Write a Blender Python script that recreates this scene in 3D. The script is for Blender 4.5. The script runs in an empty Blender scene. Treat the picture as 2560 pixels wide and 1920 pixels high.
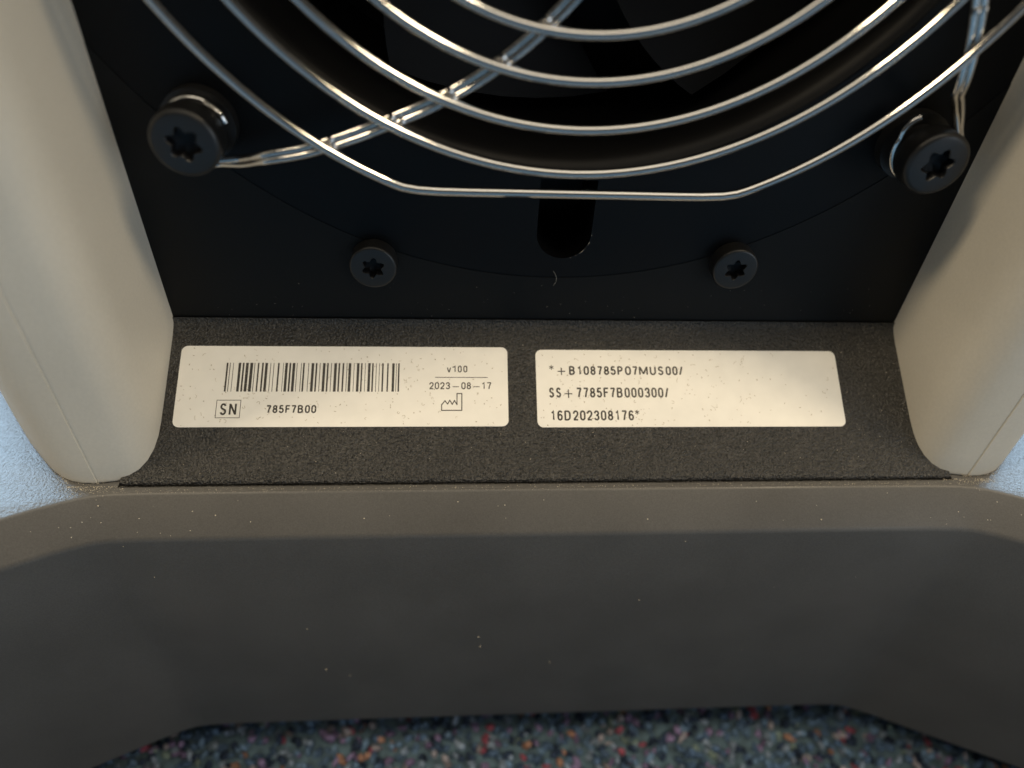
import bpy, bmesh, math, random
from mathutils import Vector, Matrix
from mathutils.geometry import tessellate_polygon

random.seed(7)
S = bpy.context.scene
COL = S.collection
ZO = 190.0                                   # the carpet backing is z = 0; measures below are in mm from the fan centre
def W(p): return (p[0]*.001, p[1]*.001, (p[2]+ZO)*.001)

# ------------------------------------------------------------------ camera
cd = bpy.data.cameras.new('camera'); cam = bpy.data.objects.new('camera', cd); COL.objects.link(cam)
cd.sensor_width = 36.0; cd.lens = 36.0*1749.6/2560; cd.clip_start = .005; cd.clip_end = 50
R = Vector((.99743, -.05363, .04757)); D = Vector((.00120, -.65096, -.75911)); F = Vector((.07167, .75721, -.64923))
m = Matrix((R, -D, -F)).transposed().to_4x4()
m.translation = Vector(W((-15.38, -99.94, -14.30))); cam.matrix_world = m
cd.dof.use_dof = True; cd.dof.focus_distance = .113; cd.dof.aperture_fstop = 9.5
S.camera = cam
# ------------------------------------------------------------------ light
S.view_settings.view_transform = 'Standard'; S.view_settings.look = 'None'
S.view_settings.exposure = 0.0; S.view_settings.gamma = 1.0
w = bpy.data.worlds.new('World'); S.world = w; w.use_nodes = True
bg = w.node_tree.nodes['Background']; bg.inputs[0].default_value = (.95, .92, .86, 1); bg.inputs[1].default_value = .055
def area(name, loc, aim, sx, sy, power, color):
    l = bpy.data.lights.new(name, 'AREA'); l.shape = 'RECTANGLE'; l.size = sx; l.size_y = sy; l.energy = power; l.color = color
    o = bpy.data.objects.new(name, l); COL.objects.link(o); o.location = loc
    o.rotation_euler = (Vector(aim)-Vector(loc)).to_track_quat('-Z', 'Y').to_euler(); return o
area('ceiling_glow', (-.1, -.60, 2.3), (-.05, -.3, 0), 3.0, 2.0, 30, (1, .89, .71))
area('ceiling_lamp', (1.30, -.58, 2.2), (0, 0, .1), .4, .4, 23, (1, .82, .56))
area('ceiling_lamp', (-1.50, -.50, 2.2), (0, 0, .1), .4, .4, 26, (1, .82, .56))
area('window_ahead', (0, 2.2, 2.1), (0, 0, .1), 6.4, 2.2, 740, (.52, .76, 1))
area('window_beside', (1.9, -1.75, .45), (0, -.05, .08), 1.3, 1.0, 13, (.80, .90, 1))

# ------------------------------------------------------------------ materials
def mat(name, color, rough=.5, metal=0, spec=.5, bump=None, vary=None, coat=0, rvary=None):
    """bump: list of (noise scale per mm, strength, distance mm); vary: (scale per mm, amount)"""
    M = bpy.data.materials.new(name); M.use_nodes = True; n = M.node_tree; b = n.nodes['Principled BSDF']
    b.inputs['Base Color'].default_value = (*color, 1); b.inputs['Roughness'].default_value = rough
    b.inputs['Metallic'].default_value = metal; b.inputs['Specular IOR Level'].default_value = spec
    b.inputs['Coat Weight'].default_value = coat
    tc = n.nodes.new('ShaderNodeTexCoord'); mp = n.nodes.new('ShaderNodeMapping'); mp.inputs['Scale'].default_value = (1000,)*3
    n.links.new(tc.outputs['Object'], mp.inputs['Vector'])
    def noise(sc, detail=3):
        t = n.nodes.new('ShaderNodeTexNoise'); t.inputs['Scale'].default_value = sc; t.inputs['Detail'].default_value = detail
        n.links.new(mp.outputs[0], t.inputs['Vector']); return t
    prev = None
    for sc, st, di in (bump or []):
        t = noise(sc, 2); bu = n.nodes.new('ShaderNodeBump'); bu.inputs['Strength'].default_value = st; bu.inputs['Distance'].default_value = di*.001
        n.links.new(t.outputs['Fac'], bu.inputs['Height'])
        if prev: n.links.new(prev.outputs[0], bu.inputs['Normal'])
        prev = bu
    if prev: n.links.new(prev.outputs[0], b.inputs['Normal'])
    src = None
    for va in ([vary] if vary and not isinstance(vary, list) else vary or []):
        t = noise(va[0], 5); r = n.nodes.new('ShaderNodeMapRange')
        r.inputs['From Min'].default_value = .3; r.inputs['From Max'].default_value = .7
        r.inputs['To Min'].default_value = 1-va[1]; r.inputs['To Max'].default_value = 1+va[1]
        n.links.new(t.outputs['Fac'], r.inputs['Value'])
        mx = n.nodes.new('ShaderNodeMix'); mx.data_type = 'RGBA'; mx.blend_type = 'MULTIPLY'; mx.inputs['Factor'].default_value = 1
        mx.inputs['A'].default_value = (*color, 1)
        if src: n.links.new(src, mx.inputs['A'])
        src = mx.outputs['Result']; n.links.new(r.outputs[0], mx.inputs['B']); n.links.new(mx.outputs['Result'], b.inputs['Base Color'])
    if rvary:
        t = noise(rvary[0], 4); r = n.nodes.new('ShaderNodeMapRange')
        r.inputs['From Min'].default_value = .3; r.inputs['From Max'].default_value = .7
        r.inputs['To Min'].default_value = rough-rvary[1]; r.inputs['To Max'].default_value = rough+rvary[1]
        n.links.new(t.outputs['Fac'], r.inputs['Value']); n.links.new(r.outputs[0], b.inputs['Roughness'])
    return M
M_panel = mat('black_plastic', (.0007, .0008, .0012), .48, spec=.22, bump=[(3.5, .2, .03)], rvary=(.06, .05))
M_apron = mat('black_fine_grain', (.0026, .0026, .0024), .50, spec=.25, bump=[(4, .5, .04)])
M_ledge = mat('black_textured_plastic', (.029, .0272, .0240), .36, spec=.6, bump=[(2.7, 1, .55), (7, .6, .08)], vary=[(.15, .15), (2.9, 1.0)])  # fine tone noise puts the sparkle and shade of the grain into the colour
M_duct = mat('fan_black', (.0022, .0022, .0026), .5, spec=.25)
M_cover = mat('warm_grey_plastic', (.66, .612, .52), .48, spec=.4, bump=[(3.2, .3, .035), (.12, .2, .1)], vary=[(.05, .04), (2.2, .03)], rvary=(.06, .07))
M_base = mat('graphite_plastic', (.077, .0742, .0705), .46, spec=.5, bump=[(5, .4, .04)], vary=[(.06, .10), (4, .14)], rvary=(.045, .09))
M_deck = mat('graphite_pebbled', (.088, .0855, .0820), .42, spec=.7, bump=[(2.4, 1, .13), (6, .5, .04)], vary=(.08, .06))
M_wire = mat('bright_nickel_wire', (.70, .68, .65), .085, metal=1, bump=[(.6, .05, .008)])
M_screw = mat('black_oxide_steel', (.012, .0115, .011), .40, metal=.0, spec=.5, bump=[(3, .3, .03)], rvary=(.4, .08))
M_socket = mat('screw_socket_black', (.004, .004, .005), .5, spec=.3)
M_label = mat('label_paper', (.80, .78, .73), .45, spec=.5, bump=[(.25, .05, .02)], vary=(.35, .03))
M_ink = mat('print_ink', (.022, .017, .013), .38, spec=.5)
M_lint = mat('lint', (.34, .28, .20), .9)
M_dust = mat('dust_crumb', (.62, .56, .45), .9)

# ------------------------------------------------------------------ helpers
def link(name, me, material=None, parent=None):
    if isinstance(me, bpy.types.Mesh) and material is not None and not me.materials: me.materials.append(material)
    o = bpy.data.objects.new(name, me); COL.objects.link(o)
    if parent: put(o, parent)
    return o
def put(o, parent):
    o.parent = parent; o.matrix_parent_inverse = Matrix.Translation(-abs_loc(parent))
def abs_loc(o):
    v = o.location.copy()
    return v
def mesh(verts, faces, smooth=True, mm=True):
    me = bpy.data.meshes.new('m'); me.from_pydata([W(v) if mm else v for v in verts], [], faces)
    bm = bmesh.new(); bm.from_mesh(me); bmesh.ops.remove_doubles(bm, verts=bm.verts, dist=1e-7)
    bmesh.ops.recalc_face_normals(bm, faces=bm.faces); bm.to_mesh(me); bm.free()
    if smooth:
        for p in me.polygons: p.use_smooth = True
        me.set_sharp_from_angle(angle=math.radians(38))
    return me
def raw(verts, faces, smooth=False):
    me = bpy.data.meshes.new('m'); me.from_pydata([W(v) for v in verts], [], faces)
    if smooth:
        for p in me.polygons: p.use_smooth = True
    return me
def thing(name, label, cat, loc):
    o = bpy.data.objects.new(name, None); o.empty_display_size = .02; COL.objects.link(o); o.location = W(loc)
    o['label'] = label; o['category'] = cat; return o
def circle(cx, cz, r, n, a0=0, a1=2*math.pi):
    full = abs(a1-a0) > 6.28
    return [(cx+r*math.cos(a0+(a1-a0)*i/(n if full else n-1)), cz+r*math.sin(a0+(a1-a0)*i/(n if full else n-1))) for i in range(n)]
def plate(loops, y0, y1, close_back=True):
    """prism in y from outer loop + holes, given as (x, z) loops"""
    pts = [p for l in loops for p in l]; n = len(pts)
    tris = tessellate_polygon([[Vector((p[0], p[1], 0)) for p in l] for l in loops])
    v = [(x, y0, z) for x, z in pts] + [(x, y1, z) for x, z in pts]
    f = [tuple(t) for t in tris]
    if close_back: f += [tuple(i+n for i in reversed(t)) for t in tris]
    k = 0
    for l in loops:
        L = len(l)
        for i in range(L):
            a, b = k+i, k+(i+1) % L; f.append((a, b, b+n, a+n))
        k += L
    return v, f
def lathe_y(prof, cx=0, cz=0, n=64):
    """prof: list of (r, y)"""
    v, f = [], []
    for r, y in prof:
        for i in range(n):
            a = 2*math.pi*i/n; v.append((cx+r*math.cos(a), y, cz+r*math.sin(a)))
    for j in range(len(prof)-1):
        for i in range(n):
            a, b = j*n+i, j*n+(i+1) % n; f.append((a, b, b+n, a+n))
    return v, f
def tube(path, r, n=12, closed=False, caps=True):
    P = [Vector(p) for p in path]; N = len(P); v, f = [], []
    up = None
    for i in range(N):
        if closed: t = P[(i+1) % N]-P[i-1]
        else: t = P[min(i+1, N-1)]-P[max(i-1, 0)]
        t.normalize()
        if up is None: up = Vector((0, -1, 0))
        s = t.cross(up)
        if s.length < 1e-4: s = t.cross(Vector((1, 0, 0)))
        s.normalize(); u = s.cross(t).normalized()
        rr = r[i] if isinstance(r, (list, tuple)) else r
        for k in range(n):
            a = 2*math.pi*k/n; v.append(tuple(P[i]+s*(rr*math.cos(a))+u*(rr*math.sin(a))))
    for i in range(N if closed else N-1):
        j = (i+1) % N
        for k in range(n): f.append((i*n+k, i*n+(k+1) % n, j*n+(k+1) % n, j*n+k))
    if not closed and caps:
        f.append(tuple(range(n-1, -1, -1))); f.append(tuple((N-1)*n+k for k in range(n)))
    return v, f
def catmull(pts, sub=8):
    P = [Vector(p) for p in pts]; out = []
    for i in range(len(P)-1):
        p0, p1, p2, p3 = P[max(i-1, 0)], P[i], P[i+1], P[min(i+2, len(P)-1)]
        for k in range(sub):
            t = k/sub
            out.append(.5*((2*p1)+(p2-p0)*t+(2*p0-5*p1+4*p2-p3)*t*t+(3*p1-p0-3*p2+p3)*t**3))
    out.append(P[-1]); return out
def merge(parts):
    V, Fc = [], []
    for v, f in parts:
        k = len(V); V += list(v); Fc += [tuple(i+k for i in q) for q in f]
    return V, Fc

CX = -.45                                    # the housing's centre line
HW = 63.7                                    # half width between the side covers
ZL = -86.5                                   # where panel and ledge meet
LA = math.radians(32)
def ledge_pt(x, s, h=0): return (x, -s*math.cos(LA)-h*math.sin(LA), ZL-s*math.sin(LA)+h*math.cos(LA))

# ------------------------------------------------------------------ floor
fl = link('floor', raw([(-1500, -1500, -190), (1500, -1500, -190), (1500, 1500, -190), (-1500, 1500, -190)], [(0, 1, 2, 3)]),
          mat('carpet_backing', (.045, .08, .11), .95, vary=(.4, .5)))
fl['kind'] = 'structure'
def carpet_material():
    M = bpy.data.materials.new('carpet_yarn'); M.use_nodes = True; n = M.node_tree; b = n.nodes['Principled BSDF']
    a = n.nodes.new('ShaderNodeAttribute'); a.attribute_name = 'yarn'
    n.links.new(a.outputs['Color'], b.inputs['Base Color']); b.inputs['Roughness'].default_value = .95
    b.inputs['Specular IOR Level'].default_value = .1
    return M
def carpet():
    yarns = [((.080, .135, .22), 32), ((.055, .095, .17), 26), ((.15, .20, .28), 18), ((.13, .105, .20), 14), ((.21, .205, .24), 6),
             ((.19, .055, .085), 5), ((.22, .13, .10), 3), ((.13, .18, .17), 4), ((.02, .032, .06), 18)]
    pal = [c for c, k in yarns for _ in range(k)]
    bm = bmesh.new(); bmesh.ops.create_icosphere(bm, subdivisions=1, radius=1)
    base = [v.co.copy() for v in bm.verts]; tri = [tuple(v.index for v in f.verts) for f in bm.faces]; bm.free()
    V, Fc, Cl = [], [], []
    st = 2.35
    nx, ny = int(420/st), int(190/st)
    for i in range(nx):
        for j in range(ny):
            x0 = -210+i*st+(j % 2)*st*.5+random.uniform(-.8, .8); y0 = -130+j*st+random.uniform(-.8, .8); z0 = -190+random.uniform(-.4, .9)
            c0 = random.choice(pal)
            for q in range(2):
                c = c0 if random.random() < .7 else random.choice(pal)
                x, y, z = x0+random.uniform(-.8, .8), y0+random.uniform(-.8, .8), z0+q*random.uniform(.1, .7)
                L_, th = random.uniform(1.0, 1.9), random.uniform(.5, .95)
                d = Vector((random.uniform(-1, 1), random.uniform(-1, 1), random.uniform(-.2, 1.1))).normalized(); u = d.orthogonal().normalized(); v_ = d.cross(u)
                g = random.uniform(.45, 1.25); cc = (c[0]*g, c[1]*g, c[2]*g, 1); k = len(V)
                for p in base:
                    r = d*(p.x*L_)+u*(p.y*th)+v_*(p.z*th); V.append((x+r.x, y+r.y, z+r.z)); Cl.append(cc)
                Fc += [(t[0]+k, t[1]+k, t[2]+k) for t in tri]
    me = raw(V, Fc, True); at = me.color_attributes.new('yarn', 'FLOAT_COLOR', 'POINT')
    at.data.foreach_set('color', [q for c in Cl for q in c])
    o = link('carpet_pile', me, carpet_material()); o['kind'] = 'stuff'
carpet()

# ------------------------------------------------------------------ base stand
def base_outline():
    half = [(0, -24.5), (40, -24.5), (64, -24.55), (69.5, -24.7), (72.2, -25.0), (74.3, -25.5), (77, -26.4), (80.3, -27.7), (84.5, -29.6), (92, -32.9), (104, -38.2),
            (122, -46.2), (146, -56.8), (170, -67.5), (182, -72), (192, -72.5), (199, -68), (201, -60), (198, -50), (185, -12), (176, 40), (172, 110), (160, 150), (140, 165), (80, 168), (0, 168)]
    right = [(x+CX, y) for x, y in half]; left = [(-x+CX, y) for x, y in reversed(half[1:-1])]
    return right+left                                                   # counter-clockwise seen from above
def offset(loop, d):
    out = []; n = len(loop)
    for i in range(n):
        p0, p1, p2 = (Vector(loop[i-1]), Vector(loop[i]), Vector(loop[(i+1) % n]))
        a = (p1-p0).normalized(); b = (p2-p1).normalized(); na = Vector((a.y, -a.x)); nb = Vector((b.y, -b.x)); nn = (na+nb).normalized()
        out.append(p1+nn*(d/max(.5, nn.dot(na))))
    return out
ZD = -101.4
BO = base_outline()
slot = [(-69.6, -23.6), (69.0+CX*.0, -23.6), (69.0, -21.4), (-69.6, -21.4)]
def base_mesh():
    lev = [(0, ZD), (.25, ZD-.06), (.5, ZD-.28), (5.15, ZD-4.55), (5.45, ZD-4.95), (5.6, ZD-5.6), (5.7, ZD-30), (5.7, ZD-68.6), (5.4, ZD-69.6), (4.4, ZD-70)]
    loops = [offset(BO, d) for d, z in lev]; n = len(BO); v = []; f = []
    for (d, z), l in zip(lev, loops): v += [(p.x, p.y, z) for p in l]
    for k in range(len(lev)-1):
        for i in range(n):
            a, b = k*n+i, k*n+(i+1) % n; f.append((a, b, b+n, a+n))
    f.append(tuple(range((len(lev)-1)*n, len(lev)*n)))
    k = len(v); top = [Vector((p[0], p[1], 0)) for p in BO]; hole = [Vector((p[0], p[1], 0)) for p in slot]
    v += [(p[0], p[1], ZD) for p in slot]; v += [(p[0], p[1], ZD-2.5) for p in slot]
    tm = list(range(n))+[k+i for i in range(4)]
    for t in tessellate_polygon([top, hole]): f.append(tuple(tm[i] for i in t))
    for i in range(4): f.append((k+i, k+(i+1) % 4, k+4+(i+1) % 4, k+4+i))
    f.append((k+4, k+5, k+6, k+7))
    return mesh(v, f)
base = link('base_stand', base_mesh(), M_base); base.data.materials.append(M_deck)
for p in base.data.polygons:
    if p.normal.z > .98: p.material_index = 1
base['label'] = 'dark grey moulded base with sloping front edge standing over the carpet'; base['category'] = 'base'

# ------------------------------------------------------------------ housing
H = thing('equipment_housing', 'black and warm grey equipment housing with round fan opening and sloping label ledge', 'equipment', (CX, 60, ZD))
RD = 76.7
# lower apron of the panel, standing .8 mm proud of the round fan recess
XE = HW+1.2
ao = [(-XE+CX, ZL-1.5), (XE+CX, ZL-1.5)]
ae = math.asin((XE)/RD)
ao += [(RD*math.sin(t), -RD*math.cos(t)) for t in [ae-i*2*ae/72 for i in range(73)]]
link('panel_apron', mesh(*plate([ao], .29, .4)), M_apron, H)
# recessed plate with the fan opening and the cable slot
sl = [(1.0+4.4*math.cos(a), -68.6+4.4*math.sin(a)) for a in [math.pi+i*math.pi/20 for i in range(21)]]+[(5.4, -59.4), (-3.4, -59.4)]
outer = [(-XE+CX, -80), (XE+CX, -80), (XE+CX, 88), (-XE+CX, 88)]
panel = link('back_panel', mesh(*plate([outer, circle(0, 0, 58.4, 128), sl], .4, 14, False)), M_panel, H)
link('cable_slot', mesh(*plate([[(p[0], p[1]) for p in [(1.0+(5.2)*math.cos(a), -68.6+5.2*math.sin(a)) for a in [i*2*math.pi/40 for i in range(40)]]]], 14, 14.3)), M_duct, H)
v, f = lathe_y([(58.5, .4), (58.1, .2), (57.6, .6), (57.1, 1.0), (56.7, 1.8), (56.3, 3.5), (56.1, 8), (56.0, 12), (56.6, 13), (56.6, 38), (0.01, 38)], n=128)
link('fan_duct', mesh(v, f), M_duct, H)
# fan: hub with seven blades
fan = link('fan', mesh(*lathe_y([(.01, 9.5), (18, 9.5), (20.5, 10.2), (21.5, 12), (21.5, 33)], n=64)), M_duct, H)
def blade(k):
    v, f = [], []; n = 14; a0 = 2*math.pi*k/7-.62
    for i in range(n+1):
        r = 21.0+(54.2-21.0)*i/n; sweep = .34*(i/n)**1.4
        for j in range(7):
            t = j/6; a = a0+sweep+t*(.78-.10*i/n); y = 12+17*t*(1-.35*i/n)+1.5*math.sin(math.pi*t)
            v.append((r*math.cos(a), y, r*math.sin(a)))
    for i in range(n):
        for j in range(6):
            q = i*7+j; f.append((q, q+1, q+8, q+7))
    m_ = len(v); v += [(x, y+.9, z) for x, y, z in v]; f += [tuple(i+m_ for i in reversed(q)) for q in f]
    for j in range(6): f.append((n*7+j, n*7+j+1, n*7+j+1+m_, n*7+j+m_))
    for i in range(n):
        f.append((i*7, (i+1)*7, (i+1)*7+m_, i*7+m_)); f.append((i*7+6, (i+1)*7+6, (i+1)*7+6+m_, i*7+6+m_))
    return mesh(v, f)
M_blade = mat('fan_blade_black', (.0025, .0025, .003), .6, spec=.15)
for k in range(7): link('blade', blade(k), M_blade, fan)

# sloping ledge with a small fillet against the panel and a rounded front lip
def ledge_mesh():
    prof = [(.9, -.02, ZL+2.5), (0.0, -.02, ZL+1.1)]
    prof = [(-.03, ZL+1.3), (-.06, ZL+.75), (-.22, ZL+.3), (-.55, ZL-.05), (-1.0, ZL-.48)]
    c, s = math.cos(LA), math.sin(LA)
    for q in (3, 6, 10, 14, 18, 22, 25, 26.4): prof.append((-q*c, ZL-q*s))
    yb, zb = -26.9*c, ZL-26.9*s
    prof += [(yb, zb), (yb-.18, zb-.16), (yb-.27, zb-.38), (yb-.28, zb-.75), (yb-.10, zb-.80), (yb-.10, zb-1.05), (yb-.33, zb-1.10), (yb-.36, zb-2.4)]
    xs = [-69.2]+[-69.2+i*(137.7)/46 for i in range(1, 46)]+[68.5]
    v = [(x, y, z) for x in xs for y, z in prof]; n = len(prof); f = []
    for i in range(len(xs)-1):
        for j in range(n-1): f.append((i*n+j, (i+1)*n+j, (i+1)*n+j+1, i*n+j+1))
    # end walls
    for i in (0, len(xs)-1):
        k = len(v); v.append((xs[i], -.03, ZL-16.8)); f.append(tuple([i*n+j for j in range(4, n)])+(k,))
    return mesh(v, f)
link('ledge', ledge_mesh(), M_ledge, H)

# side covers: a column of constant section with a rounded nose, a moulding seam and a splayed outer flank
SEC = [(63.7, 34), (63.7, 10), (63.7, 2), (63.7, -5), (63.7, -11), (63.72, -14.6), (63.85, -16.6), (64.25, -18.4), (65.0, -19.95), (66.1, -21.2), (67.5, -22.0), (69.2, -22.45), (71.0, -22.7), (72.15, -22.83),
       (72.24, -22.73), (72.32, -22.75), (72.4, -22.97), (74.4, -22.95), (76.2, -22.55), (78.0, -21.75), (79.9, -20.4), (82.4, -18.1), (86.2, -14.2), (92, -7.4), (98.5, .9), (106, 10.5), (112, 20), (115, 32), (116, 60), (116, 150), (64, 150), (63.7, 148)]
def cover(side):
    sec = [(CX+side*x, y) for x, y in SEC]; n = len(sec); v = []; f = []
    zs = [ZD+.12, ZD+.32, ZD+.7]+[ZD+.7+i*(72-ZD-.7)/40 for i in range(1, 41)]+[74, 75]
    for k, z in enumerate(zs):
        d = (-.22, -.06, 0)[k] if k < 3 else (-.4 if k == len(zs)-2 else (-1.6 if k == len(zs)-1 else 0))
        for i in range(n):
            (x0, y0), (x1, y1), (x2, y2) = sec[i-1], sec[i], sec[(i+1) % n]
            tx, ty = x2-x0, y2-y0; L = math.hypot(tx, ty) or 1; nx, ny = (-ty/L, tx/L)
            sgn = side
            v.append((x1-sgn*nx*d*0+sgn*nx*-d*0 + (-sgn)*nx*d*1.0*-1*-1, y1+(-sgn)*ny*d*1.0*-1*-1, z))
    for k in range(len(zs)-1):
        for i in range(n): f.append((k*n+i, k*n+(i+1) % n, (k+1)*n+(i+1) % n, (k+1)*n+i))
    f.append(tuple(range(n))); f.append(tuple((len(zs)-1)*n+i for i in range(n)))
    return mesh(v, f)
lc = link('side_cover', cover(-1), M_cover, H); lc['label'] = 'warm grey side cover on the left of the fan panel'
rc = link('side_cover', cover(1), M_cover, H); rc['label'] = 'warm grey side cover on the right of the fan panel'
# body of the cabinet behind the panel
v, f = plate([[(-63.5+CX, ZD+.3), (63.5+CX, ZD+.3), (63.5+CX, 72), (-63.5+CX, 72)]], 40, 149); link('cabinet_body', mesh(v, f, False), M_panel, H)
v, f = plate([[(-63.4+CX, 66), (63.4+CX, 66), (63.4+CX, 72), (-63.4+CX, 72)]], 3.5, 39.8); link('top_plate', mesh(v, f, False), M_panel, H)

# ------------------------------------------------------------------ fan guard
YG, RW = -9.0, .63
def ring_path(r, n=160): return [(r*math.cos(2*math.pi*i/n), YG, r*math.sin(2*math.pi*i/n)) for i in range(n)]
def outer_path():
    ro, fz, pts = 61.46, 57.25, []
    a = math.acos(fz/ro)
    for q in range(4):                       # four arcs and four flats
        c = -math.pi/2+q*math.pi/2
        for i in range(9):                   # flat
            t = -1+2*i/8; pts.append((c, t))
    out = []
    for q in range(4):
        c = -math.pi/2+q*math.pi/2; ux, uz = math.cos(c), math.sin(c); vx, vz = -uz, ux; hl = ro*math.sin(a)
        for i in range(13):
            t = -1+2*i/12
            e = max(0, (abs(t)-.9)/.1)       # ease the corner
            d = fz-.28*e*e*0
            out.append((ux*d+vx*hl*t, YG, uz*d+vz*hl*t))
        for i in range(1, 40):
            g = c+a+(math.pi/2-2*a)*i/40; out.append((ro*math.cos(g), YG, ro*math.sin(g)))
    P = [Vector(p) for p in out]
    for _ in range(2): P = [(P[i-1]+P[i]*2+P[(i+1) % len(P)])/4 for i in range(len(P))]
    return P
guard = link('fan_guard', mesh(*tube(outer_path(), RW, 14, True)), M_wire, H)
guard['label'] = 'nickel wire fan guard of concentric rings with a flat lower edge'
for r in (54.33, 48.31, 42.21, 36.75, 30.8, 24.9, 19.0, 13.2): link('guard_ring', mesh(*tube(ring_path(r), RW, 14, True)), M_wire, guard)
SC = (-51.6, -51.9)
def leg_strands(tuck=0):
    """a hairpin wire: eyelet round the screw and two strands side by side running in under the rings"""
    ce = Vector((SC[0], -3.9, SC[1])); re = 4.75
    core = [(-45.6, -5.2, -55.3), (-43.2, -6.6, -54.35), (-40.6, -7.6, -53.5), (-36.5, -7.75, -52.6), (-32.5, -7.75, -51.35), (-28.4, -7.75, -49.85), (-24.3, -7.75, -48.15), (-20.5, -7.75, -46.5), (-16.7, -7.75, -44.6), (-12.9, -7.75, -42.3),
            (-9.2, -7.75, -39.6), (-5.7, -7.75, -36.6), (-2.4, -7.75, -33.2), (1.2, -7.75, -28.8), (4.2, -7.75, -24.2), (6.6, -7.75, -19.3), (8.2, -7.75, -13.4)]
    core = [Vector(p) for p in core]; out = []
    for sgn in (1, -1):
        side = []
        for i, p in enumerate(core):
            t = (core[min(i+1, len(core)-1)]-core[max(i-1, 0)]).normalized(); nrm = t.cross(Vector((0, -1, 0))).normalized()
            k = min(1, max(0, (i-1)/3)); side.append(p+nrm*sgn*(.47*k+.40*(1-k))+Vector((0, -.10*sgn, 0)))
        out.append(side)
    low = out[0] if out[0][4].z < out[1][4].z else out[1]; high = out[1] if low is out[0] else out[0]
    # lower strand wraps under and all round the screw; the upper one is its tail end
    arc = []
    for d in range(18, 291, 14):
        a = math.radians(d); k = tuck*min(1, max(0, (d-32)/30))*min(1, max(0, (285-d)/40)); rr = re-.75*k
        arc.append(ce+Vector((rr*math.cos(a), 1.5*k, rr*math.sin(a))))
    p1 = arc+[Vector((-48.6, -4.2, -56.15))]+low
    return [catmull(p1, 4), catmull([Vector((-49.0, -4.9, -55.35))]+high, 4)]
def turned(p, q, ca, sa):
    x, z = p.x*ca-p.z*sa, p.x*sa+p.z*ca
    if q == 1: x -= 3.3*min(1, max(0, (z+50)/7))          # this leg is bent a little inwards
    return (x, p.y, z)
for q in range(4):
    parts = []
    ca, sa = math.cos(q*math.pi/2), math.sin(q*math.pi/2)
    for st in leg_strands(q == 0):
        pts = [turned(p, q, ca, sa) for p in st]; parts.append(tube(pts, .49, 12))
    # weld beads where the strands meet the rings
    link('guard_leg', mesh(*merge(parts)), M_wire, guard)
def beads():
    parts = []
    st = leg_strands()
    for q in range(4):
        ca, sa = math.cos(q*math.pi/2), math.sin(q*math.pi/2)
        for s in st:
            for r in (61.46, 54.33, 48.31, 42.21, 36.75):
                best = min((p for p in s if p.y < -7), key=lambda p: abs(math.hypot(p.x, p.z)-(r-.75)))
                x, _y, z = turned(best, q, ca, sa)
                parts.append(tube([(x, -7.75+d, z) for d in (-.75, -.6, -.2, .1)], [.18, .42, .55, .2], 8))
    return merge(parts)
wb = link('weld_beads', mesh(*beads()), M_wire, guard); wb['kind'] = 'stuff'

# ------------------------------------------------------------------ screws with a six-lobed socket
def screw(rh, y_face, y_back, a, b, fil, collar=None, phase=0.0):
    """head lathed round the y axis, socket cut in the face"""
    n = 72; lobe = [((a+b*math.cos(6*t+phase))*math.cos(t), (a+b*math.cos(6*t+phase))*math.sin(t)) for t in [2*math.pi*i/n for i in range(n)]]
    prof = [(rh-fil*1.0, y_face), (rh-fil*.62, y_face+fil*.07), (rh-fil*.29, y_face+fil*.29), (rh-fil*.07, y_face+fil*.62), (rh, y_face+fil), (rh, y_back)]
    if collar:
        for c in collar: prof.append(c)
    hv, hf = lathe_y(prof, n=n)
    k = len(hv)
    lip = [(x*1.07, y_face, z*1.07) for x, z in lobe]; l2 = [(x*1.0, y_face+.13, z*1.0) for x, z in lobe]; l3 = [(x*.97, y_face+1.5, z*.97) for x, z in lobe]
    v = hv+lip+l2+l3+[(0, y_face+2.0, 0)]; f = list(hf); sock = []
    for i in range(n):
        j = (i+1) % n
        f.append((i, j, k+j, k+i)); f.append((k+i, k+j, k+n+j, k+n+i))
        sock.append(len(f)); f.append((k+n+i, k+n+j, k+2*n+j, k+2*n+i))
        sock.append(len(f)); f.append((k+2*n+i, k+2*n+j, k+3*n))
    me = bpy.data.meshes.new('m'); me.from_pydata([(x*.001, y*.001, z*.001) for x, y, z in v], [], f)
    bm = bmesh.new(); bm.from_mesh(me); bmesh.ops.recalc_face_normals(bm, faces=bm.faces); bm.to_mesh(me); bm.free()
    me.materials.append(M_screw); me.materials.append(M_socket)
    for p in me.polygons: p.use_smooth = True
    for i in sock: me.polygons[i].material_index = 1
    me.set_sharp_from_angle(angle=math.radians(40))
    return me
big = screw(4.55, -8.25, -4.6, 1.92, .34, .75, [(3.4, -4.6), (3.4, -1.6), (5.0, -1.5), (5.0, .8)], .6)
small = screw(3.75, -2.45, 0.0, 1.5, .30, .45, [(3.7, .5)], .9)
def place_screw(name, me, x, z, rot, label):
    o = bpy.data.objects.new(name, me); COL.objects.link(o); put(o, H); o.location = W((x, 0, z)); o.rotation_euler = (0, rot, 0); o['label'] = label
place_screw('guard_screw', big, -51.6, -51.9, .25, 'large black six-lobe screw holding the left foot of the fan guard')
place_screw('guard_screw', big, 51.7, -52.2, .70, 'large black six-lobe screw holding the right foot of the fan guard')
place_screw('guard_screw', big, -51.6, 51.8, .1, 'large black six-lobe screw at the upper left of the fan guard')
place_screw('guard_screw', big, 51.7, 51.8, .4, 'large black six-lobe screw at the upper right of the fan guard')
place_screw('panel_screw', small, -29.5, -73.7, .52, 'small black six-lobe screw low on the left of the panel')
place_screw('panel_screw', small, 29.65, -73.2, .35, 'small black six-lobe screw low on the right of the panel')

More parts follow.
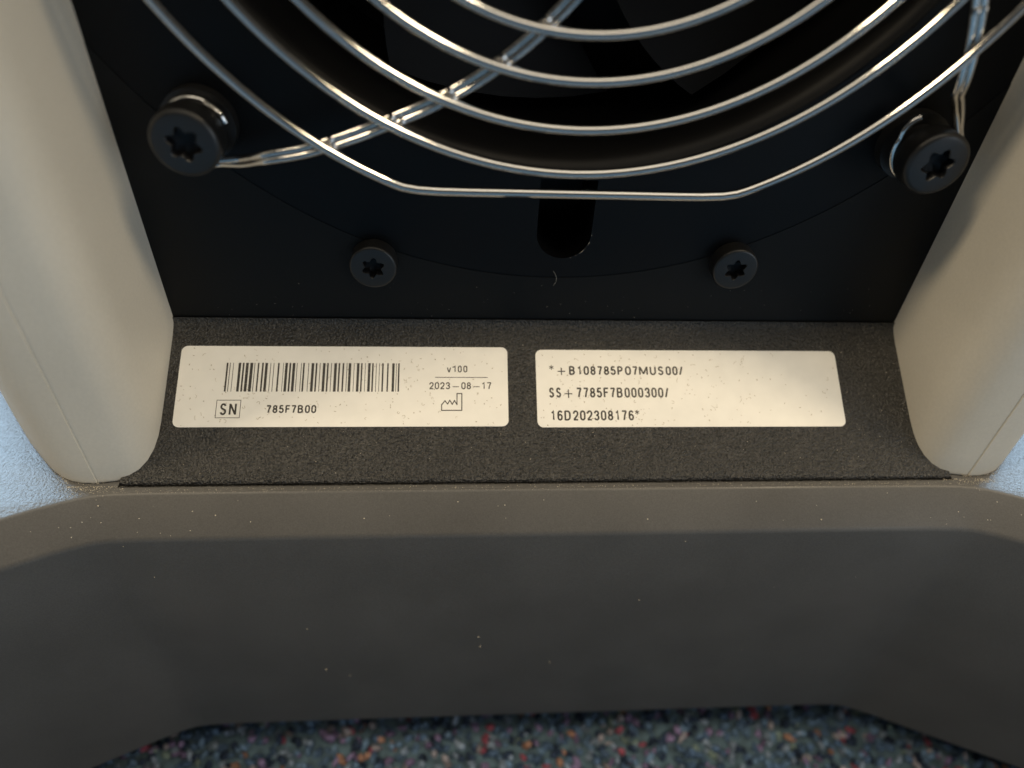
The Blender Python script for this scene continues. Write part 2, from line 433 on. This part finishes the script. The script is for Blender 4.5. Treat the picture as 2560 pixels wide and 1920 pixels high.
# ------------------------------------------------------------------ label stickers and their print
def sheet(outline, h, thick):
    """thin sheet lying on the ledge; outline in (x, s)"""
    n = len(outline); v = [ledge_pt(x, s, h+thick) for x, s in outline]+[ledge_pt(x, s, h) for x, s in outline]
    f = [tuple(range(n)), tuple(range(2*n-1, n-1, -1))]+[(i, (i+1) % n, n+(i+1) % n, n+i) for i in range(n)]
    return v, f
def rrect(x0, s0, x1, s1, r, n=7):
    out = []
    for cx, cs, a0 in ((x1-r, s0+r, -90), (x1-r, s1-r, 0), (x0+r, s1-r, 90), (x0+r, s0+r, 180)):
        for i in range(n+1):
            a = math.radians(a0+90*i/n); out.append((cx+r*math.cos(a), cs+r*math.sin(a)))
    return out
def flat_quads(quads, h=.105):
    v, f = [], []
    for q in quads:
        k = len(v); v += [ledge_pt(x, s, h) for x, s in q]; f.append(tuple(range(k, k+len(q))))
    return v, f
def rect(x0, s0, x1, s1): return [(x0, s0), (x0, s1), (x1, s1), (x1, s0)]
def strokes(path, w_, closed=False):
    q = []; n = len(path)
    for i in range(n if closed else n-1):
        a, b = Vector(path[i]), Vector(path[(i+1) % n]); t = (b-a).normalized(); p = Vector((-t.y, t.x))*w_/2; e = t*w_/2
        q.append([tuple(a-e+p), tuple(b+e+p), tuple(b+e-p), tuple(a-e-p)])
    return q
def arc(cx, cy, rx, ry, a0, a1, n=9):
    return [(cx+rx*math.cos(math.radians(a0+(a1-a0)*i/n)), cy+ry*math.sin(math.radians(a0+(a1-a0)*i/n))) for i in range(n+1)]
# a condensed grotesque drawn as centre lines in a box 1 wide, 1 high (closed paths end on their first point)
# each glyph: left bearing, ink width, advance (digit cell = 93), paths
GLYPH = {
 '0': (0, 75, 93, [arc(.5, .72, .5, .28, 0, 180)+arc(.5, .28, .5, .28, 180, 360)+[(1, .72)]]),
 'O': (0, 84, 102, [arc(.5, .66, .5, .34, 0, 180)+arc(.5, .34, .5, .34, 180, 360)+[(1, .66)]]),
 '1': (10, 46, 93, [[(1, 0), (1, 1), (.7, .90), (-.1, .80)]]),
 '2': (0, 75, 93, [[(.0, .70)]+arc(.5, .73, .5, .27, 175, -20)+[(.80, .46), (.05, .04)], [(-.08, 0), (1.05, 0)]]),
 '3': (0, 75, 93, [[(.02, .74)]+arc(.5, .76, .46, .24, 165, -80)+[(.38, .52)], [(.45, .52)]+arc(.5, .26, .5, .26, 85, -165)]),
 '5': (0, 75, 93, [[(.95, 1), (.10, 1)], [(.14, 1), (.05, .50)], [(.05, .50)]+arc(.48, .31, .52, .31, 125, -165)]),
 '6': (0, 75, 93, [arc(.52, .74, .46, .26, 20, 180)+[(.02, .62), (.02, .30)]+arc(.5, .30, .48, .30, 180, 360)+arc(.5, .30, .48, .30, 0, 170)]),
 '7': (0, 75, 93, [[(-.05, 1), (1.05, 1)], [(1, 1), (.62, .52), (.40, -.04)]]),
 '8': (0, 75, 93, [arc(.5, .76, .43, .24, 90, 450), arc(.5, .265, .5, .265, 90, 450)]),
 'B': (0, 82, 108, [[(.02, -.05), (.02, 1.05)], [(.02, 1), (.50, 1)]+arc(.52, .77, .42, .23, 90, -90)+[(.06, .54)], [(.5, .54)]+arc(.52, .27, .48, .27, 90, -90)+[(.02, 0)]]),
 'D': (0, 88, 116, [[(.02, -.05), (.02, 1.05)], [(.02, 1), (.45, 1)]+arc(.45, .66, .53, .34, 90, 0)+arc(.45, .34, .53, .34, 0, -90)+[(.02, 0)]]),
 'F': (0, 76, 90, [[(.04, -.04), (.04, 1.05)], [(.04, 1), (1.05, 1)], [(.10, .53), (.92, .53)]]),
 'M': (0, 124, 150, [[(.0, -.04), (.0, 1.04)], [(.03, 1.0), (.5, .06)], [(.5, .06), (.97, 1.0)], [(1, 1.04), (1, -.04)]]),
 'N': (0, 90, 116, [[(.0, -.04), (.0, 1.04)], [(.03, 1), (.97, 0)], [(1, -.04), (1, 1.04)]]),
 'P': (0, 80, 108, [[(.04, -.05), (.04, 1.05)], [(.04, 1), (.5, 1)]+arc(.52, .73, .45, .27, 90, -90)+[(.10, .46)]]),
 'S': (0, 80, 110, [arc(.5, .75, .44, .25, 15, 200)+[(.22, .58), (.76, .44)]+arc(.5, .26, .48, .26, 30, -165)]),
 'U': (0, 88, 113, [[(0, 1.04), (0, .32)]+arc(.5, .32, .5, .32, 180, 360)+[(1, 1.04)]]),
 'v': (0, 75, 93, [[(0, .74), (.42, .0), (.58, .0), (1, .74)]]),
 '/': (0, 56, 70, [[(0, -.04), (1, 1.04)]]),
}
def ribbon(path, w_, sx, sy, ox, oy):
    """mitred strip of even width w_ along a path given in glyph units"""
    P = []
    for p in path:
        q = Vector((ox+p[0]*sx, oy+p[1]*sy))
        if not P or (q-P[-1]).length > 1e-4: P.append(q)
    closed = (P[0]-P[-1]).length < 1e-3
    if closed: P = P[:-1]
    n = len(P); L = []
    for i in range(n):
        a = P[i-1] if closed or i > 0 else None; b = P[(i+1) % n] if closed or i < n-1 else None
        t0 = (P[i]-a).normalized() if a is not None else None; t1 = (b-P[i]).normalized() if b is not None else None
        t0 = t0 or t1; t1 = t1 or t0
        n0, n1 = Vector((-t0.y, t0.x)), Vector((-t1.y, t1.x)); mm = n0+n1
        mm = mm.normalized() if mm.length > 1e-3 else n0
        k = min(1.6, 1/max(.2, mm.dot(n0)))
        L.append((P[i]+mm*w_/2*k, P[i]-mm*w_/2*k))
    out = []
    for i in range(n if closed else n-1):
        a, b = L[i], L[(i+1) % n]; out.append([tuple(a[0]), tuple(b[0]), tuple(b[1]), tuple(a[1])])
    return out
def text_mesh(items, w_=.21):
    """items: (string, x0, x1, s_top, s_base): each string is fitted to that box; w_ stroke width in mm"""
    quads = []
    for txt, x0, x1, st, sb in items:
        h = sb-st; g = [GLYPH[c] for c in txt]
        k = (x1-x0)/(sum(q[2] for q in g[:-1])+g[-1][0]+g[-1][1]-g[0][0])      # mm per glyph unit
        x = x0-g[0][0]*k
        for lb, iw, ad, paths in g:
            for p in paths: quads += ribbon(p, w_, iw*k-w_, -(h-w_), x+lb*k+w_/2, sb-w_/2)
            x += ad*k
    return flat_quads(quads)
def ink(name, vf, parent):
    me = raw(*vf); bm = bmesh.new(); bm.from_mesh(me)
    for f_ in bm.faces:
        f_.normal_update()
        if f_.normal.z < 0: f_.normal_flip()
    bm.to_mesh(me); bm.free(); return link(name, me, M_ink, parent)

L1 = link('label_sticker', mesh(*sheet(rrect(-62.35, 4.08, -7.5, 18.2, 1.05), .0, .09)), M_label, H)
L1['label'] = 'cream sticker on the left of the ledge with barcode, date and serial number'
L2 = link('label_sticker', mesh(*sheet(rrect(-2.6, 4.5, 51.4, 18.4, 1.05), .0, .09)), M_label, H)
L2['label'] = 'cream sticker on the right of the ledge with three lines of code'
B1 = [(148, 187), (222, 238), (298, 311), (420, 478), (514, 553), (588, 650), (684, 750), (781, 797), (857, 891), (953, 992), (1026, 1086), (1145, 1159), (1217, 1232), (1315, 1353), (1437, 1449), (1484, 1543),
      (1578, 1618), (1652, 1713), (1748, 1762), (1845, 1860), (1892, 1930), (2014, 2028)]
B2 = [(58, 119), (155, 192), (249, 264), (320, 380), (416, 453), (510, 525), (582, 645), (680, 717), (774, 811), (869, 884), (915, 976), (1036, 1049), (1107, 1166), (1201, 1236), (1296, 1308), (1366, 1425),
      (1459, 1496), (1551, 1565), (1624, 1637), (1693, 1729), (1811, 1845), (1928, 1985), (2018, 2032), (2066, 2102)]
bars = [(B[0]/9.217, B[1]/9.217) for B in B1]+[(220+B[0]/9.217, 220+B[1]/9.217) for B in B2]
bx = lambda p: -54.72+(p-16.06)*28.78/432.0
ink('barcode', flat_quads([rect(bx(a), 7.08, bx(b), 12.14) for a, b in bars]), L1)
ink('version_text', text_mesh([('v', -17.92, -17.18, 7.48, 8.69), ('1', -17.02, -16.42, 7.48, 8.69), ('0', -16.05, -15.38, 7.46, 8.70), ('0', -15.10, -14.42, 7.46, 8.70)], .19), L1)
ink('rule', flat_quads([rect(-19.9, 9.53, -10.95, 9.65)]), L1)
ink('date_text', merge([text_mesh([('2023', -20.87, -17.36, 10.45, 11.71), ('08', -15.45, -13.80, 10.45, 11.71), ('17', -11.95, -10.32, 10.45, 11.70)], .19),
                        flat_quads([rect(-16.90, 11.19, -15.85, 11.32), rect(-13.36, 11.19, -12.32, 11.32)])]), L1)
ic = [(-18.75, 15.42), (-18.75, 14.45), (-18.20, 13.75), (-17.75, 14.30), (-17.38, 13.66), (-16.96, 14.35), (-16.60, 13.70), (-16.17, 14.40), (-16.17, 12.47), (-15.36, 12.47), (-15.36, 15.42)]
ink('factory_symbol', flat_quads(strokes(ic, .17, True)), L1)
ink('serial_frame', flat_quads(strokes([(-55.66, 13.62), (-51.80, 13.62), (-51.80, 16.63), (-55.66, 16.63)], .10, True)), L1)
ink('serial_symbol_text', text_mesh([('SN', -55.05, -52.38, 14.15, 16.18)], .31), L1)
ink('serial_text', text_mesh([('785F7B00', -47.6, -39.46, 14.46, 15.86)], .255), L1)
def star(x, s, r):
    q = []
    for i in range(3):
        a = math.radians(90+60*i); d = Vector((math.cos(a), math.sin(a)))*r; q += strokes([(x-d.x, s-d.y), (x+d.x, s+d.y)], .13)
    return q
def plus(x0, x1, s0, s1, w_=.19):
    cx, cs = (x0+x1)/2, (s0+s1)/2; return [rect(x0, cs-w_/2, x1, cs+w_/2), rect(cx-w_/2, s0, cx+w_/2, s1)]
ink('code_line', merge([text_mesh([('B108785PO7MUS00/', 3.15, 23.30, 7.47, 9.12)], .30), flat_quads(star(.1, 7.74, .36)+plus(1.16, 2.49, 7.78, 9.12))]), L2)
ink('code_line', merge([text_mesh([('SS', -.46, 1.62, 11.38, 13.21), ('7785F7B000300/', 4.25, 20.42, 11.38, 13.20)], .30), flat_quads(plus(2.22, 3.55, 11.74, 13.25))]), L2)
ink('code_line', merge([text_mesh([('16D202308176', -.27, 14.02, 15.45, 17.25)], .30), flat_quads(star(14.6, 15.82, .36))]), L2)

# ------------------------------------------------------------------ lint and dust
def fibre(x, s, h, L, bend, w_, a):
    pts = []; n = 5
    for i in range(n):
        t = i/(n-1)-.5; ang = a+bend*t
        pts.append((x+L*t*math.cos(ang), s+L*t*math.sin(ang)))
    v = []
    for i, p in enumerate(pts):
        q, r = pts[max(i-1, 0)], pts[min(i+1, n-1)]; dx, ds = r[0]-q[0], r[1]-q[1]; l = math.hypot(dx, ds) or 1; nx, ns = -ds/l*w_/2, dx/l*w_/2
        v += [ledge_pt(p[0]+nx, p[1]+ns, h), ledge_pt(p[0], p[1], h+w_*.7), ledge_pt(p[0]-nx, p[1]-ns, h)]
    f = []
    for i in range(n-1):
        for j in range(2): f.append((i*3+j, i*3+j+1, i*3+j+4, i*3+j+3))
    return v, f
fs = []
for k in range(430):
    if random.random() < .53: x, s = random.uniform(-61.8, -8), random.uniform(4.4, 17.9)
    else: x, s = random.uniform(-2.2, 36) if random.random() < .85 else random.uniform(36, 51), random.uniform(4.8, 18.1)
    big_ = random.random() < .16
    fs.append(fibre(x, s, .1, random.uniform(.5, 1.0) if big_ else random.uniform(.10, .36), random.uniform(-2.6, 2.6), random.uniform(.035, .06) if big_ else random.uniform(.05, .10), random.uniform(0, 6.28)))
o = link('label_lint', raw(*merge(fs)), M_lint); o['kind'] = 'stuff'
bmi = bmesh.new(); bmesh.ops.create_icosphere(bmi, subdivisions=1, radius=1); ICO = ([v.co.copy() for v in bmi.verts], [tuple(v.index for v in f.verts) for f in bmi.faces]); bmi.free()
def crumb(p, r):
    k = [random.uniform(.5, 1.2) for _ in range(3)]
    return [(p[0]+c.x*r*k[0]*random.uniform(.8, 1.2), p[1]+c.y*r*k[1], p[2]+c.z*r*k[2]*.8+r*.3) for c in ICO[0]], ICO[1]
def chamfer_pt(x, t):
    """point on the sloping front edge, t = 0 top .. 1 bottom, following the outline"""
    ax = abs(x-CX); yo = -24.5 if ax < 69 else -24.5-(ax-69)**1.0*.36
    return (x, yo-.4-4.9*t, ZD-.25-4.4*t)
cr = []
for k in range(150): cr.append(crumb(ledge_pt(random.uniform(-62, 63), random.uniform(1, 26), .02), random.uniform(.03, .085)))
for k in range(70): cr.append(crumb(ledge_pt(random.uniform(40, 63), random.uniform(1, 26), .02), random.uniform(.03, .09)))
for k in range(420):                          # drift of dust along the front strip and round the cover feet
    x = random.uniform(-78, 77); cr.append(crumb((x, random.triangular(-24.5, -23.6, -24.3), ZD), random.uniform(.025, .075)))
for sd in (-1, 1):
    for k in range(330):
        a = random.triangular(67, 86, 75); yy = -23.3-random.expovariate(2.2) if a < 77 else -22.4+(a-77)*1.0-random.expovariate(2)
        cr.append(crumb((CX+sd*a, yy, ZD), random.uniform(.02, .085)))
    for k in range(160):                      # crust along the lower rim of the cover foot
        t = random.uniform(12, 21); i = int(t); (xa, ya), (xb, yb) = SEC[i], SEC[i+1]; e = t-i
        cr.append(crumb((CX+sd*(xa+(xb-xa)*e), ya+(yb-ya)*e-.02, ZD+random.expovariate(2.6)), random.uniform(.02, .06)))
for k in range(520):
    x = random.uniform(-73, 72); cr.append(crumb((x, -24.62-random.expovariate(14), ZD-.01), random.uniform(.015, .045)))
for k in range(46):
    x = random.choice((random.gauss(-68, 7), random.uniform(-80, 75), random.gauss(69, 5))); cr.append(crumb(chamfer_pt(x, random.uniform(.05, 1)), random.uniform(.05, .13)))
for k in range(16): cr.append(crumb((random.uniform(-80, 80), -30.35, ZD-random.uniform(6, 55)), random.uniform(.06, .12)))
for k in range(60): cr.append(crumb((random.uniform(-60, 60), -.05, random.uniform(-86, -78)), random.uniform(.03, .06)))
for k in range(70): cr.append(crumb((random.uniform(-50, 55), .72, random.uniform(-70, -58)), random.uniform(.03, .07)))
for k in range(26):                           # bits caught on the rim of the cable slot
    a = math.radians(random.gauss(-35, 22)); cr.append(crumb((1+4.5*math.cos(a), .34, -68.6+4.5*math.sin(a)), random.uniform(.03, .09)))
cr.append(tube(catmull([(-.2, .12, -75.3), (.35, .0, -76.3), (.4, .05, -77.3), (.05, .12, -78.2)], 5), .02, 5))
for k in range(7):                            # a short scuff on the front face
    x = 93+k*.55+random.uniform(-.2, .2); cr.append(crumb((x, -39.0-(x-93)*.43, -146-random.uniform(0, .5)), .05))
o = link('dust', raw(*merge(cr), True), M_dust); o['kind'] = 'stuff'
